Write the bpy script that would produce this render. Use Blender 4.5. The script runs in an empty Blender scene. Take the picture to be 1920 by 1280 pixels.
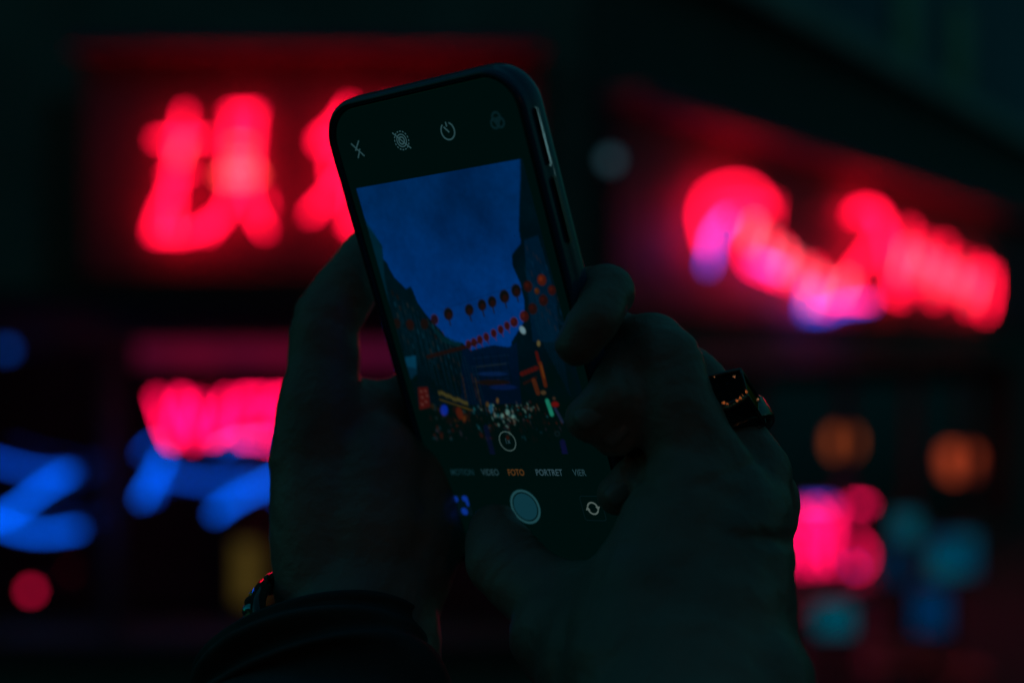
import bpy, bmesh, math, random
import numpy as np
from mathutils import Vector, Matrix
random.seed(7)
R = math.radians

# ------------------------------------------------------------------ camera, sky, exposure
scene = bpy.context.scene
CZ = 1.6                                   # eye height of the camera
F = 2667.0                                 # 50 mm lens on a 36 mm sensor, in pixels of the 1920 px photograph
cam_d = bpy.data.cameras.new('camera')
cam = bpy.data.objects.new('camera', cam_d)
scene.collection.objects.link(cam)
cam.location = (0, 0, CZ)
cam.rotation_euler = (R(90), 0, 0)
cam_d.lens = 50.0
cam_d.sensor_width = 36.0
cam_d.clip_start = 0.02
cam_d.clip_end = 400
cam_d.dof.use_dof = True
cam_d.dof.focus_distance = 0.394
cam_d.dof.aperture_fstop = 4.4
scene.camera = cam

world = bpy.data.worlds.new("World")
scene.world = world
world.use_nodes = True
wn = world.node_tree
bg = wn.nodes['Background']
sky = wn.nodes.new('ShaderNodeTexSky')
sky.sky_type = 'NISHITA'
sky.sun_disc = False
sky.sun_elevation = R(-2.5)
sky.sun_rotation = R(200)
grade = wn.nodes.new('ShaderNodeMixRGB')
grade.blend_type = 'MULTIPLY'
grade.inputs[0].default_value = 1.0
grade.inputs[2].default_value = (0.36, 4.1, 4.2, 1)
wn.links.new(sky.outputs[0], grade.inputs[1])
wn.links.new(grade.outputs[0], bg.inputs['Color'])
bg.inputs['Strength'].default_value = 0.15

vs = scene.view_settings
vs.view_transform = 'Standard'
vs.look = 'None'
vs.gamma = 1.0
vs.use_curve_mapping = False
vs.exposure = 0.0
cy = scene.cycles
cy.use_adaptive_sampling = False
cy.use_denoising = True
cy.max_bounces = 6
cy.sample_clamp_indirect = 3.0
cy.caustics_reflective = False
cy.caustics_refractive = False

COL = scene.collection

# ------------------------------------------------------------------ helpers
def P(px, py, d):
    """a point d metres in front of the camera on the sight line through that spot of the photograph"""
    return Vector(((px - 960) / F * d, d, CZ - (py - 640) / F * d))

def tag(o, label=None, cat=None, group=None, kind=None):
    if label: o['label'] = label
    if cat: o['category'] = cat
    if group: o['group'] = group
    if kind: o['kind'] = kind
    return o

def thing(name, label, cat, loc=(0, 0, 0), group=None):
    o = bpy.data.objects.new(name, None)
    o.empty_display_size = 0.05
    COL.objects.link(o)
    o.location = loc
    return tag(o, label, cat, group)

def link(name, me, m, parent=None):
    o = bpy.data.objects.new(name, me)
    COL.objects.link(o)
    if m is not None and len(me.materials) == 0:
        me.materials.append(m)
    if parent is not None:
        o.parent = parent
        # meshes are made in world coordinates; things are unrotated Empties unless the maker says otherwise
        o.matrix_parent_inverse = Matrix.Translation(-Vector(parent.location))
    return o

def mesh(name, v, f, smooth=False):
    me = bpy.data.meshes.new(name)
    me.from_pydata([tuple(p) for p in v], [], f)
    me.update()
    if smooth:
        me.polygons.foreach_set('use_smooth', [True] * len(me.polygons))
    return me

class MB:
    def __init__(s): s.v = []; s.f = []
    def add(s, v, f):
        n = len(s.v)
        s.v += [Vector(p) for p in v]
        s.f += [tuple(i + n for i in q) for q in f]
        return s
    def box(s, a, b, bevel=0.0):
        x0, y0, z0 = [min(a[i], b[i]) for i in range(3)]
        x1, y1, z1 = [max(a[i], b[i]) for i in range(3)]
        bm = bmesh.new()
        vs_ = [bm.verts.new(c) for c in ((x0,y0,z0),(x1,y0,z0),(x1,y1,z0),(x0,y1,z0),(x0,y0,z1),(x1,y0,z1),(x1,y1,z1),(x0,y1,z1))]
        for q in ((3,2,1,0),(4,5,6,7),(0,1,5,4),(1,2,6,5),(2,3,7,6),(3,0,4,7)):
            bm.faces.new([vs_[i] for i in q])
        if bevel > 0:
            bmesh.ops.bevel(bm, geom=bm.edges[:], offset=bevel, segments=2, affect='EDGES')
        bm.verts.ensure_lookup_table()
        bm.verts.index_update()
        s.add([v.co.copy() for v in bm.verts], [[v.index for v in f.verts] for f in bm.faces])
        bm.free()
        return s
    def obox(s, o, ux, uy, uz, a, b, bevel=0.0):
        """a box in the frame o, ux, uy, uz"""
        t = MB().box(a, b, bevel)
        return s.add([o + ux * p.x + uy * p.y + uz * p.z for p in t.v], t.f)
    def tube(s, pts, r, n=10, caps=True):
        pts = [Vector(p) for p in pts]
        rs = r if isinstance(r, (list, tuple)) else [r] * len(pts)
        if caps:      # rounded ends
            d0 = (pts[0] - pts[1]).normalized(); d1 = (pts[-1] - pts[-2]).normalized()
            pre = [(pts[0] + d0 * rs[0] * 0.95, rs[0] * 0.3), (pts[0] + d0 * rs[0] * 0.6, rs[0] * 0.8)]
            post = [(pts[-1] + d1 * rs[-1] * 0.6, rs[-1] * 0.8), (pts[-1] + d1 * rs[-1] * 0.95, rs[-1] * 0.3)]
            pts = [p for p, _ in pre] + pts + [p for p, _ in post]
            rs = [q for _, q in pre] + list(rs) + [q for _, q in post]
        vv, ff = [], []
        up = Vector((0.13, 0.97, 0.2)).normalized()
        for i, p in enumerate(pts):
            t = (pts[min(i + 1, len(pts) - 1)] - pts[max(i - 1, 0)]).normalized()
            a = t.cross(up)
            if a.length < 0.1: a = t.cross(Vector((1, 0, 0)))
            a.normalize(); b = t.cross(a)
            for k in range(n):
                w = 2 * math.pi * k / n
                vv.append(p + (a * math.cos(w) + b * math.sin(w)) * rs[i])
        for i in range(len(pts) - 1):
            for k in range(n):
                ff.append((i*n+k, i*n+(k+1) % n, (i+1)*n+(k+1) % n, (i+1)*n+k))
        ff.append(tuple(range(n))[::-1]); ff.append(tuple((len(pts)-1)*n + k for k in range(n)))
        return s.add(vv, ff)
    def ball(s, c, r, sx=1, sy=1, sz=1, nu=16, nv=10):
        c = Vector(c); vv = [c + Vector((0, 0, r * sz))]; ff = []
        for i in range(1, nv):
            for k in range(nu):
                a = math.pi * i / nv; w = 2 * math.pi * k / nu
                vv.append(c + Vector((r*sx*math.sin(a)*math.cos(w), r*sy*math.sin(a)*math.sin(w), r*sz*math.cos(a))))
        vv.append(c - Vector((0, 0, r * sz)))
        for k in range(nu):
            ff.append((0, 1 + k, 1 + (k+1) % nu))
            b = 1 + (nv-2)*nu
            ff.append((b + (k+1) % nu, b + k, len(vv)-1))
        for i in range(nv-2):
            for k in range(nu):
                a = 1 + i*nu
                ff.append((a+k, a+nu+k, a+nu+(k+1) % nu, a+(k+1) % nu))
        return s.add(vv, ff)
    def build(s, name, m, parent=None, smooth=False):
        return link(name, mesh(name, s.v, s.f, smooth), m, parent)

def curve(pts, n=8):
    """Catmull-Rom through the points"""
    pts = [Vector(p) for p in pts]
    if len(pts) < 3: return pts
    q = [pts[0] * 2 - pts[1]] + pts + [pts[-1] * 2 - pts[-2]]
    out = []
    for i in range(1, len(q) - 2):
        for k in range(n):
            t = k / n
            a, b, c, d = q[i-1], q[i], q[i+1], q[i+2]
            out.append(0.5 * ((2*b) + (c-a)*t + (2*a-5*b+4*c-d)*t*t + (3*b-a-3*c+d)*t**3))
    return out + [pts[-1]]

# ------------------------------------------------------------------ materials
def mat(name, col, rough=0.6, metal=0.0, noise=0.0, nscale=8.0, bump=0.0, bscale=60.0, coat=0.0, spec=0.5):
    m = bpy.data.materials.new(name); m.use_nodes = True
    nt = m.node_tree; b = nt.nodes['Principled BSDF']
    b.inputs['Base Color'].default_value = (*col, 1)
    b.inputs['Roughness'].default_value = rough
    b.inputs['Metallic'].default_value = metal
    b.inputs['Coat Weight'].default_value = coat
    b.inputs['Specular IOR Level'].default_value = spec
    tc = nt.nodes.new('ShaderNodeTexCoord')
    if noise > 0:
        n = nt.nodes.new('ShaderNodeTexNoise'); n.inputs['Scale'].default_value = nscale; n.inputs['Detail'].default_value = 5
        nt.links.new(tc.outputs['Object'], n.inputs['Vector'])
        r = nt.nodes.new('ShaderNodeValToRGB')
        r.color_ramp.elements[0].position = 0.3; r.color_ramp.elements[1].position = 0.7
        r.color_ramp.elements[0].color = (*[c * (1 - noise) for c in col], 1)
        r.color_ramp.elements[1].color = (*[min(1, c * (1 + noise)) for c in col], 1)
        nt.links.new(n.outputs[0], r.inputs[0]); nt.links.new(r.outputs[0], b.inputs['Base Color'])
    if bump > 0:
        n = nt.nodes.new('ShaderNodeTexNoise'); n.inputs['Scale'].default_value = bscale; n.inputs['Detail'].default_value = 6
        nt.links.new(tc.outputs['Object'], n.inputs['Vector'])
        bp = nt.nodes.new('ShaderNodeBump'); bp.inputs['Strength'].default_value = bump
        bp.inputs['Distance'].default_value = 0.3 / bscale
        nt.links.new(n.outputs[0], bp.inputs['Height']); nt.links.new(bp.outputs[0], b.inputs['Normal'])
    return m

def glow(name, col, strength, col2=None, nscale=3.0):
    m = bpy.data.materials.new(name); m.use_nodes = True
    nt = m.node_tree; nt.nodes.remove(nt.nodes['Principled BSDF'])
    e = nt.nodes.new('ShaderNodeEmission'); e.inputs[0].default_value = (*col, 1); e.inputs[1].default_value = strength
    nt.links.new(e.outputs[0], nt.nodes['Material Output'].inputs[0])
    if col2:
        tc = nt.nodes.new('ShaderNodeTexCoord'); n = nt.nodes.new('ShaderNodeTexNoise')
        n.inputs['Scale'].default_value = nscale; n.inputs['Detail'].default_value = 2
        nt.links.new(tc.outputs['Object'], n.inputs['Vector'])
        r = nt.nodes.new('ShaderNodeValToRGB')
        r.color_ramp.elements[0].position = 0.42; r.color_ramp.elements[1].position = 0.58
        r.color_ramp.elements[0].color = (*col, 1); r.color_ramp.elements[1].color = (*col2, 1)
        nt.links.new(n.outputs[0], r.inputs[0]); nt.links.new(r.outputs[0], e.inputs[0])
    return m

def glass(name):
    m = bpy.data.materials.new(name); m.use_nodes = True
    nt = m.node_tree; nt.nodes.remove(nt.nodes['Principled BSDF'])
    t = nt.nodes.new('ShaderNodeBsdfTransparent'); t.inputs[0].default_value = (0.92, 0.95, 0.95, 1)
    g = nt.nodes.new('ShaderNodeBsdfGlossy'); g.inputs['Roughness'].default_value = 0.03
    x = nt.nodes.new('ShaderNodeMixShader'); x.inputs[0].default_value = 0.02
    nt.links.new(t.outputs[0], x.inputs[1]); nt.links.new(g.outputs[0], x.inputs[2])
    nt.links.new(x.outputs[0], nt.nodes['Material Output'].inputs[0])
    return m

M_wall = mat('dark_render', (0.13, 0.17, 0.14), 0.9, noise=0.25, nscale=2.0, bump=0.3, bscale=40)
M_brick = mat('painted_brick', (0.07, 0.10, 0.09), 0.9, noise=0.3, nscale=12.0, bump=0.3, bscale=60)
M_stone = mat('pale_stone', (0.42, 0.42, 0.38), 0.85, noise=0.2, nscale=3.0)
M_paint = mat('dark_paint', (0.03, 0.05, 0.05), 0.5, noise=0.2)
M_hood_lit = mat('sign_hood', (0.34, 0.04, 0.14), 0.6)  # lighter than the fascia, carrying the red glow along the sign's top
M_fascia = mat('red_fascia', (0.19, 0.03, 0.08), 0.55, noise=0.2, nscale=2)
M_wood = mat('door_wood', (0.10, 0.05, 0.03), 0.6, noise=0.3, nscale=10)
M_asphalt = mat('asphalt', (0.035, 0.035, 0.035), 0.95, noise=0.3, nscale=20, bump=0.4, bscale=80)
M_paving = mat('paving', (0.035, 0.04, 0.04), 0.95, noise=0.25, nscale=6)
M_metal = mat('bracket_metal', (0.2, 0.2, 0.2), 0.4, metal=1.0)
M_cord = mat('black_cord', (0.02, 0.02, 0.02), 0.6)
M_dark = mat('dark_glass', (0.02, 0.025, 0.03), 0.08)
M_warm = glow('warm_shade', (1.0, 0.42, 0.16), 14.0)
M_glass = glass('window_glass')
RED = (1.0, 0.0032, 0.036)
PINK = (1.0, 0.02, 0.16)
BLUE = (0.0, 0.115, 1.0)
M_red = glow('neon_red', RED, 8.8)
M_red_dim = glow('neon_red_dim', RED, 5.0)
M_pinkred = glow('neon_pink_red', (1.0, 0.002, 0.07), 9.0)
M_hot_core = glow('neon_hot_core', (1.0, 0.04, 0.045), 7.5)  # paler colour imitating the hot cores where red strokes overlap
M_pink = glow('neon_pink', (1.0, 0.15, 0.20), 6.0)
M_blue = glow('neon_blue', BLUE, 3.2)
M_blue_dim = glow('neon_blue_dim', (0.0, 0.10, 1.0), 1.6)
M_blue_low = glow('neon_blue_low', (0.0, 0.09, 1.0), 2.6)

# ------------------------------------------------------------------ ground
o = MB().box((-40, -20, -0.3), (40, 60, -0.12)).build('road', M_asphalt); tag(o, kind='structure')
pv = thing('pavement', None, None); tag(pv, kind='structure')
MB().box((-12, 2.6, -0.119), (16, 40, -0.03)).build('bed', M_asphalt, pv)
slab = mesh('paving_slab', MB().box((-0.295, -0.295, -0.03), (0.295, 0.295, 0), 0.006).v, MB().box((-0.295, -0.295, -0.03), (0.295, 0.295, 0), 0.006).f)
for i in range(16):
    for j in range(5):
        s = link('paving_slab', slab, M_paving, pv)
        s.location = (-4.5 + i * 0.6, 2.95 + j * 0.6, random.uniform(-0.003, 0.002))

# ------------------------------------------------------------------ left building, facade parallel to the picture at 6 m
DL = 6.0
def L(px, py, off=0.0):
    """spot of the left facade, off metres proud of it"""
    return P(px, py, DL - off)
def lbox(px0, py0, px1, py1, off0, off1, d=DL, bevel=0.0):
    """box standing on the left facade; its outline is measured on the facade itself"""
    a, b = P(px0, py0, d), P(px1, py1, d)
    return MB().box((a.x, d - off0, a.z), (b.x, d - off1, b.z), bevel)

bl = thing('restaurant_building', 'dark rendered restaurant front carrying the large red neon characters', 'building', (-2.0, DL, 0))
# wall around the shop window opening (window from 0.35 m to 1.66 m above the ground)
z_sill, z_head = 0.35, 1.60
xw0, xw1 = L(-260, 0).x, L(1010, 0).x
wall = MB()
wall.box((-9, DL, z_head), (0.32, DL + 0.35, 7.5))
wall.box((-9, DL, -0.03), (0.32, DL + 0.35, z_sill))
wall.box((-9, DL, z_sill), (xw0, DL + 0.35, z_head))
wall.box((xw1, DL, z_sill), (0.32, DL + 0.35, z_head))
wall.build('wall', M_wall, bl)
MB().box((-9, DL + 2.6, -0.03), (0.3, DL + 2.7, 3.2)).build('inner_wall', M_wall, bl)
MB().box((-9, DL + 0.36, -0.03), (0.3, DL + 2.59, 0.0)).build('inner_floor', M_paint, bl)
MB().box((-9, DL + 0.36, 2.9), (0.3, DL + 2.59, 3.0)).build('inner_ceiling', M_wall, bl)
MB().box((xw0 - 0.05, DL - 0.09, z_sill - 0.07), (xw1 + 0.05, DL + 0.1, z_sill - 0.003), 0.008).build('window_sill', M_paint, bl)
# mullions and panes
edges = [xw0, L(205, 0).x, L(735, 0).x, xw1]
for k, x in enumerate(edges):
    MB().box((x - 0.035, DL + 0.02, z_sill + 0.003), (x + 0.035, DL + 0.09, z_head - 0.003), 0.006).build('mullion', M_paint, bl)
MB().box((xw0, DL + 0.021, z_head - 0.045), (xw1, DL + 0.089, z_head - 0.006)).build('window_frame', M_paint, bl)
for k in range(3):
    MB().box((edges[k] + 0.036, DL + 0.05, z_sill + 0.004), (edges[k+1] - 0.036, DL + 0.056, z_head - 0.048)).build('pane', M_glass, bl)
# string course and upper windows
MB().box((-9, DL - 0.10, 3.35), (0.36, DL - 0.003, 3.47), 0.01).build('cornice', M_stone, bl)
for k in range(4):
    x = -5.6 + k * 1.5
    f = MB().box((x - 0.5, DL - 0.06, 4.0), (x + 0.5, DL - 0.002, 5.5), 0.01).build('window', M_stone, bl)
    g = MB().box((x - 0.42, DL - 0.07, 4.08), (x + 0.42, DL - 0.062, 5.42)).build('pane', M_dark, f)
# awning ledge between sign and window
MB().box((L(-300, 0).x, DL - 0.32, L(0, 572).z), (L(1020, 0).x, DL - 0.004, L(0, 548).z), 0.008).build('ledge', M_paint, bl)

# the big red sign over the window
sg = thing('neon_sign', 'large glowing red neon characters on the dark red sign box left of the phone', 'neon sign', tuple(L(500, 320)))
lbox(170, 118, 1010, 520, 0.004, 0.10, bevel=0.006).build('sign_box', M_fascia, sg)
lbox(160, 96, 1020, 116, 0.004, 0.26, bevel=0.006).build('sign_hood', M_hood_lit, sg)
OFF = 0.17
def strokes(parent, lst, plane, r, m, name='neon_tube', smooth=6):
    for s_ in lst:
        pts = [plane(x, y) for x, y in s_]
        MB().tube(curve(pts, smooth) if len(pts) > 2 else pts, r, 8).build(name, m, parent, True)
pl = lambda x, y: L(x, y, OFF)
RT = 0.0105
# first character (left half: upright, crossbars, rising foot; right half: box with bars over two legs)
strokes(sg, [[(347, 210), (330, 300), (322, 432)],
             [(294, 262), (392, 260)],
             [(316, 330), (352, 322)],
             [(288, 438), (330, 440), (372, 432), (402, 412)],
             [(326, 345), (300, 400), (290, 430)]], pl, RT, M_red)
strokes(sg, [[(438, 210), (432, 290), (434, 340)],
             [(476, 210), (470, 290), (468, 340)],
             [(432, 212), (480, 210)],
             [(440, 345), (418, 400), (388, 436)],
             [(462, 345), (474, 392), (496, 432)]], pl, RT, M_red)
strokes(sg, [[(436, 272), (470, 272)], [(434, 302), (470, 301)], [(424, 322), (476, 320)], [(426, 338), (474, 336)]], pl, 0.009, M_hot_core)
strokes(sg, [[(348, 262), (336, 300)], [(412, 330), (484, 328)], [(326, 420), (322, 438)], [(478, 400), (488, 420)]], pl, 0.007, M_hot_core)  # short strokes added to brighten the overlaps
strokes(sg, [[(495, 370), (498, 392)]], pl, RT, M_red_dim)
# second character, mostly behind the phone
strokes(sg, [[(655, 198), (632, 232), (596, 264)],
             [(600, 272), (720, 262)],
             [(622, 300), (624, 330)],
             [(662, 290), (628, 350), (582, 402)],
             [(668, 330), (660, 400), (655, 425)],
             [(655, 425), (720, 430), (760, 400)],
             [(730, 200), (740, 300), (730, 420)],
             [(690, 330), (780, 326)]], pl, RT, M_red)
# third character, behind the phone
strokes(sg, [[(830, 210), (826, 430)], [(790, 260), (930, 255)], [(800, 340), (920, 335)],
             [(900, 210), (890, 330), (930, 430)]], pl, RT, M_red_dim)
for x in (260, 410, 560, 700, 850, 980):
    lbox(x, 118, x + 5, 130, 0.101, OFF).build('bracket', M_metal, sg)

# narrow lit band over the window
lb = thing('lightbox', 'narrow dim crimson light box between the big sign and the window lettering', 'light box', tuple(P(500, 660, 5.9)))
lbox(262, 640, 800, 688, 0.02, 0.10, 5.95, 0.004).build('housing', M_paint, lb)
lbox(268, 643, 795, 685, 0.102, 0.106, 5.95).build('face', glow('crimson_face', (0.30, 0.006, 0.045), 0.42, (0.14, 0.006, 0.045), 3.2), lb)

# red lettering in the window
DW = 5.8
wp = lambda x, y: P(x, y, DW)
ws = thing('neon_sign', 'pinkish red neon lettering in the window right beside the hand', 'neon sign', tuple(P(430, 780, DW)))
strokes(ws, [[(294, 744), (308, 790), (322, 826)],
             [(338, 742), (330, 790), (324, 826)],
             [(344, 744), (356, 790), (362, 828)],
             [(372, 752), (366, 800), (362, 828)],
             [(424, 744), (410, 785), (398, 818)],
             [(412, 760), (418, 800), (400, 822)],
             [(450, 744), (500, 744)],
             [(452, 748), (450, 800), (456, 822)],
             [(478, 775), (505, 774)],
             [(456, 824), (508, 828)],
             [(515, 744), (560, 744), (562, 780), (520, 784)],
             [(516, 744), (520, 828)],
             [(590, 744), (586, 828)],
             [(600, 744), (640, 760), (634, 800), (598, 828)]], wp, 0.0087, M_pinkred)
for x in (300, 420, 540, 640):
    MB().tube([P(x, 742, DW + 0.01), P(x, 640, DW + 0.01)], 0.002, 5).build('hanging_wire', M_cord, ws)
MB().tube([P(300, 735, DW + .012), P(640, 735, DW + .012)], 0.005, 6).build('rail', M_cord, ws)

bs = thing('neon_sign', 'blue neon strokes right below the pinkish red window lettering', 'neon sign', tuple(P(400, 930, DW)))
strokes(bs, [[(308, 858), (286, 900), (266, 935)],
             [(404, 962), (440, 936), (500, 906), (540, 880)]], wp, 0.0105, M_blue)
strokes(bs, [[(285, 930), (300, 885)], [(300, 890), (400, 905), (480, 900)],
             [(410, 845), (440, 830), (500, 825)],
             [(520, 930), (600, 950), (640, 920)], [(268, 850), (290, 830)]], wp, 0.0093, M_blue_dim)
MB().tube([P(300, 890, DW + .012), P(640, 890, DW + .012)], 0.005, 6).build('rail', M_cord, bs)
for x in (330, 600):
    MB().tube([P(x, 890, DW + 0.014), P(x, 640, DW + 0.014)], 0.002, 5).build('hanging_wire', M_cord, bs)

b2 = thing('neon_sign', 'blue neon swoosh at the left edge of the picture above the red lamp', 'neon sign', tuple(P(60, 930, DW)))
strokes(b2, [[(-60, 995), (20, 960), (80, 915), (130, 885)]], wp, 0.0105, M_blue)
strokes(b2, [[(-40, 960), (20, 990), (80, 1000), (146, 992)]], wp, 0.0099, glow('neon_blue_mid', BLUE, 2.8))
strokes(b2, [[(-60, 850), (20, 872), (80, 885), (135, 885)], [(-80, 1010), (0, 975)]], wp, 0.0093, M_blue_dim)
MB().tube([P(-120, 930, DW + .012), P(150, 930, DW + .012)], 0.005, 6).build('rail', M_cord, b2)

def small_lamp(px, py, d, r, m, label, wallside=0.248):
    c = P(px, py, d)
    t = thing('small_lamp', label, 'lamp', tuple(c))
    MB().ball(c, r, nu=14, nv=8).build('bulb', m, t, True)
    MB().tube([c + Vector((0, r * 0.8, 0)), c + Vector((0, wallside, 0))], r * 0.6, 10, False).build('socket', M_paint, t, True)
    return t
small_lamp(58, 1107, DW, 0.020, glow('red_bulb', (1.0, 0.008, 0.08), 2.3), 'small round red lamp at the lower left below the blue swoosh')
small_lamp(12, 655, 5.9, 0.026, glow('blue_bulb', (0.0, 0.10, 0.7), 0.75), 'small dim blue lamp at the left edge above the blue swoosh')
small_lamp(1145, 300, 5.6, 0.028, glow('grey_bulb', (0.10, 0.26, 0.34), 0.42), 'small dim grey white lamp just right of the top of the phone', 0.39)

# an olive lit menu board standing behind the left wrist
mb = thing('menu_board', 'dim olive lit upright menu board in the window beside the left wrist', 'menu board', tuple(P(465, 1200, 6.05)))
lbox(440, 1010, 492, 1130, 0.0, 0.03, 6.2, 0.004).build('board', M_wood, mb)
lbox(444, 1014, 488, 1126, 0.032, 0.035, 6.2).build('face', glow('olive_face', (0.075, 0.045, 0.008), 0.9), mb)
lbox(462, 1131, 470, 1300, 0.005, 0.02, 6.2).build('post', M_metal, mb)
# brown wooden door panel at far left
dp = thing('door', 'barely visible brown wooden door beside the sign at the far left', 'door', tuple(P(130, 500, 5.9)))
lbox(90, 190, 165, 535, 0.003, 0.06, bevel=0.006).build('door_panel', M_wood, dp)

# ------------------------------------------------------------------ right building, facade receding to the right
A0 = Vector((0.36, 6.0, 0)); DIR = Vector((4.01, 6.4, 0)).normalized(); NRM = Vector((DIR.y, -DIR.x, 0)); UP = Vector((0, 0, 1))
def RP(px, py, off=0.0):
    d = Vector(((px - 960) / F, 1, -(py - 640) / F))
    o_ = Vector((0, 0, CZ)); a = A0 + NRM * off
    t = (a - o_).dot(NRM) / d.dot(NRM)
    return o_ + d * t
def along(px):                      # metres along the facade at a column of the photograph
    return (RP(px, 640) - A0).dot(DIR)
def rbox(s0, z0, s1, z1, o0, o1, bevel=0.0):
    return MB().obox(A0, DIR, NRM, UP, (s0, o0, z0), (s1, o1, z1), bevel)

br = thing('corner_building', 'dark brick shop building receding to the right with glowing neon fascia', 'building', tuple(A0))
S1 = 16.0
rbox(0, 1.45, S1, 3.30, -0.3, 0).build('wall', M_brick, br)
rbox(0, -0.03, 0.5, 1.449, -0.3, 0).build('wall', M_brick, br)
rbox(7.6, -0.03, S1, 1.449, -0.3, 0).build('wall', M_brick, br)
rbox(0.5, -0.03, 7.6, 0.06, -0.3, 0).build('stall_riser', M_paint, br)
rbox(-0.1, 3.302, S1, 3.46, -0.2, 0.14, 0.01).build('cornice', M_stone, br)
rbox(-0.3, 3.0, 60, 7.5, -2.2, -1.9).build('sky_wall', mat('sky_slate', (0.18, 0.18, 0.24), 0.9, noise=0.15, nscale=0.8), br)  # added wall behind the roof; its slate blue imitates dim dusk sky
rbox(0.0, 3.29, S1, 3.301, -1.89, -0.01).build('flat_roof', M_asphalt, br)
for k in range(2):
    f = rbox(10.2 + k * 2.2, 4.3, 11.2 + k * 2.2, 5.9, -1.898, -1.85, 0.01).build('window', M_paint, br)
    rbox(10.28 + k * 2.2, 4.38, 11.12 + k * 2.2, 5.82, -1.849, -1.845).build('pane', M_dark, f)
rbox(0.5, -0.03, 7.6, 3.2, -2.6, -2.5).build('inner_wall', M_paint, br)
for k in range(6):
    s = 0.5 + k * 1.42
    rbox(s - 0.035, 0.062, s + 0.035, 1.447, -0.10, -0.03, 0.005).build('mullion', M_paint, br)
for k in range(5):
    s = 0.5 + k * 1.42
    rbox(s + 0.037, 0.064, s + 1.383, 1.445, -0.07, -0.064).build('pane', M_glass, br)

# sign
rs = thing('neon_sign', 'long sloping sign of overlapping red, pink and blue neon lettering right of the phone', 'neon sign', tuple(RP(1500, 450, 0.1)))
sA, sB = along(1130), 9.0
rbox(sA, 1.72, sB, 2.60, 0.004, 0.06, 0.006).build('sign_board', M_fascia, rs)
rbox(sA - 0.03, 2.603, sB + 0.03, 2.66, 0.004, 0.22, 0.006).build('sign_hood', M_hood_lit, rs)
rp = lambda x, y: RP(x, y, 0.14)
rp2 = lambda x, y: RP(x, y, 0.20)
# big looping character on the left
strokes(rs, [[(1312, 408), (1322, 372), (1348, 352), (1386, 345), (1418, 358), (1440, 388)],
             [(1312, 400), (1322, 450), (1336, 480)],
             [(1350, 385), (1400, 380), (1440, 392)],
             [(1360, 400), (1420, 405)]], rp, 0.0099, M_red)
strokes(rs, [[(1364, 408), (1340, 440), (1328, 500)]], rp2, 0.0135, M_blue_low)
strokes(rs, [[(1372, 410), (1352, 434), (1335, 462)]], rp2, 0.0087, M_red_dim)
strokes(rs, [[(1450, 376), (1446, 420)]], rp, 0.0093, M_red_dim)
# ripple of small letters sloping down to the right
rq = random.Random(5)
for k in range(6):
    x = 1402 + k * 30; y = 452 + k * 21 + rq.uniform(-5, 5)
    h = (38, 30, 36, 26, 40, 30, 30)[k]
    strokes(rs, [[(x + 7, y - h), (x - 5, y + h * 0.55)]], rp, (0.012, 0.009)[k % 2], M_red)
for k in range(5):
    x = 1410 + k * 31; y = 440 + k * 23 + rq.uniform(-5, 5)
    strokes(rs, [[(x + 5, y - 20), (x - 5, y + 20)]], rp2, (0.0085, 0.0050)[k % 2], M_pink)
strokes(rs, [[(1396, 470), (1410, 500), (1470, 525)], [(1530, 540), (1570, 560)]], rp2, 0.0081, M_pinkred)
strokes(rs, [[(1518, 540), (1512, 588)], [(1522, 588), (1552, 586)],
             [(1552, 586), (1580, 574), (1632, 568)],
             [(1420, 490), (1470, 510)]], rp, 0.0124, M_blue_low)
strokes(rs, [[(1540, 520), (1520, 575)], [(1590, 520), (1572, 560)]], rp2, 0.0087, M_pink)
# middle rising stroke with a round head
strokes(rs, [[(1604, 398), (1618, 390), (1640, 394), (1655, 420), (1630, 470), (1590, 520), (1556, 560)],
             [(1622, 402), (1600, 404)],
             [(1640, 400), (1662, 440), (1672, 500), (1690, 540)],
             [(1560, 560), (1630, 562)]], rp, 0.0149, M_red)
# right block of letters
for k in range(5):
    x = 1706 + k * 33; y0 = 424 + k * 17 + (0, 8, -4, 6, 0)[k]; y1 = 545 + k * 8
    strokes(rs, [[(x, y0 + 2), (x - 14, (y0 + y1) / 2), (x - 20, y1 - 16 * (k % 2))]], rp, (0.015, 0.011)[k % 2], M_red)
strokes(rs, [[(1690, 470), (1760, 500), (1830, 540)],
             [(1672, 548), (1690, 560)]], rp, 0.0136, M_red)
for k in range(5):
    x = 1698 + k * 33; y = 474 + k * 15
    strokes(rs, [[(x + 4, y - 14), (x - 8, y + (38, 24, 34, 22, 30)[k])]], rp2, 0.0062, M_pink)
strokes(rs, [[(1856, 512), (1856, 550), (1848, 588)]], rp, 0.0167, M_red)
strokes(rs, [[(1835, 510), (1856, 508)]], rp, 0.0149, M_red)

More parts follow.
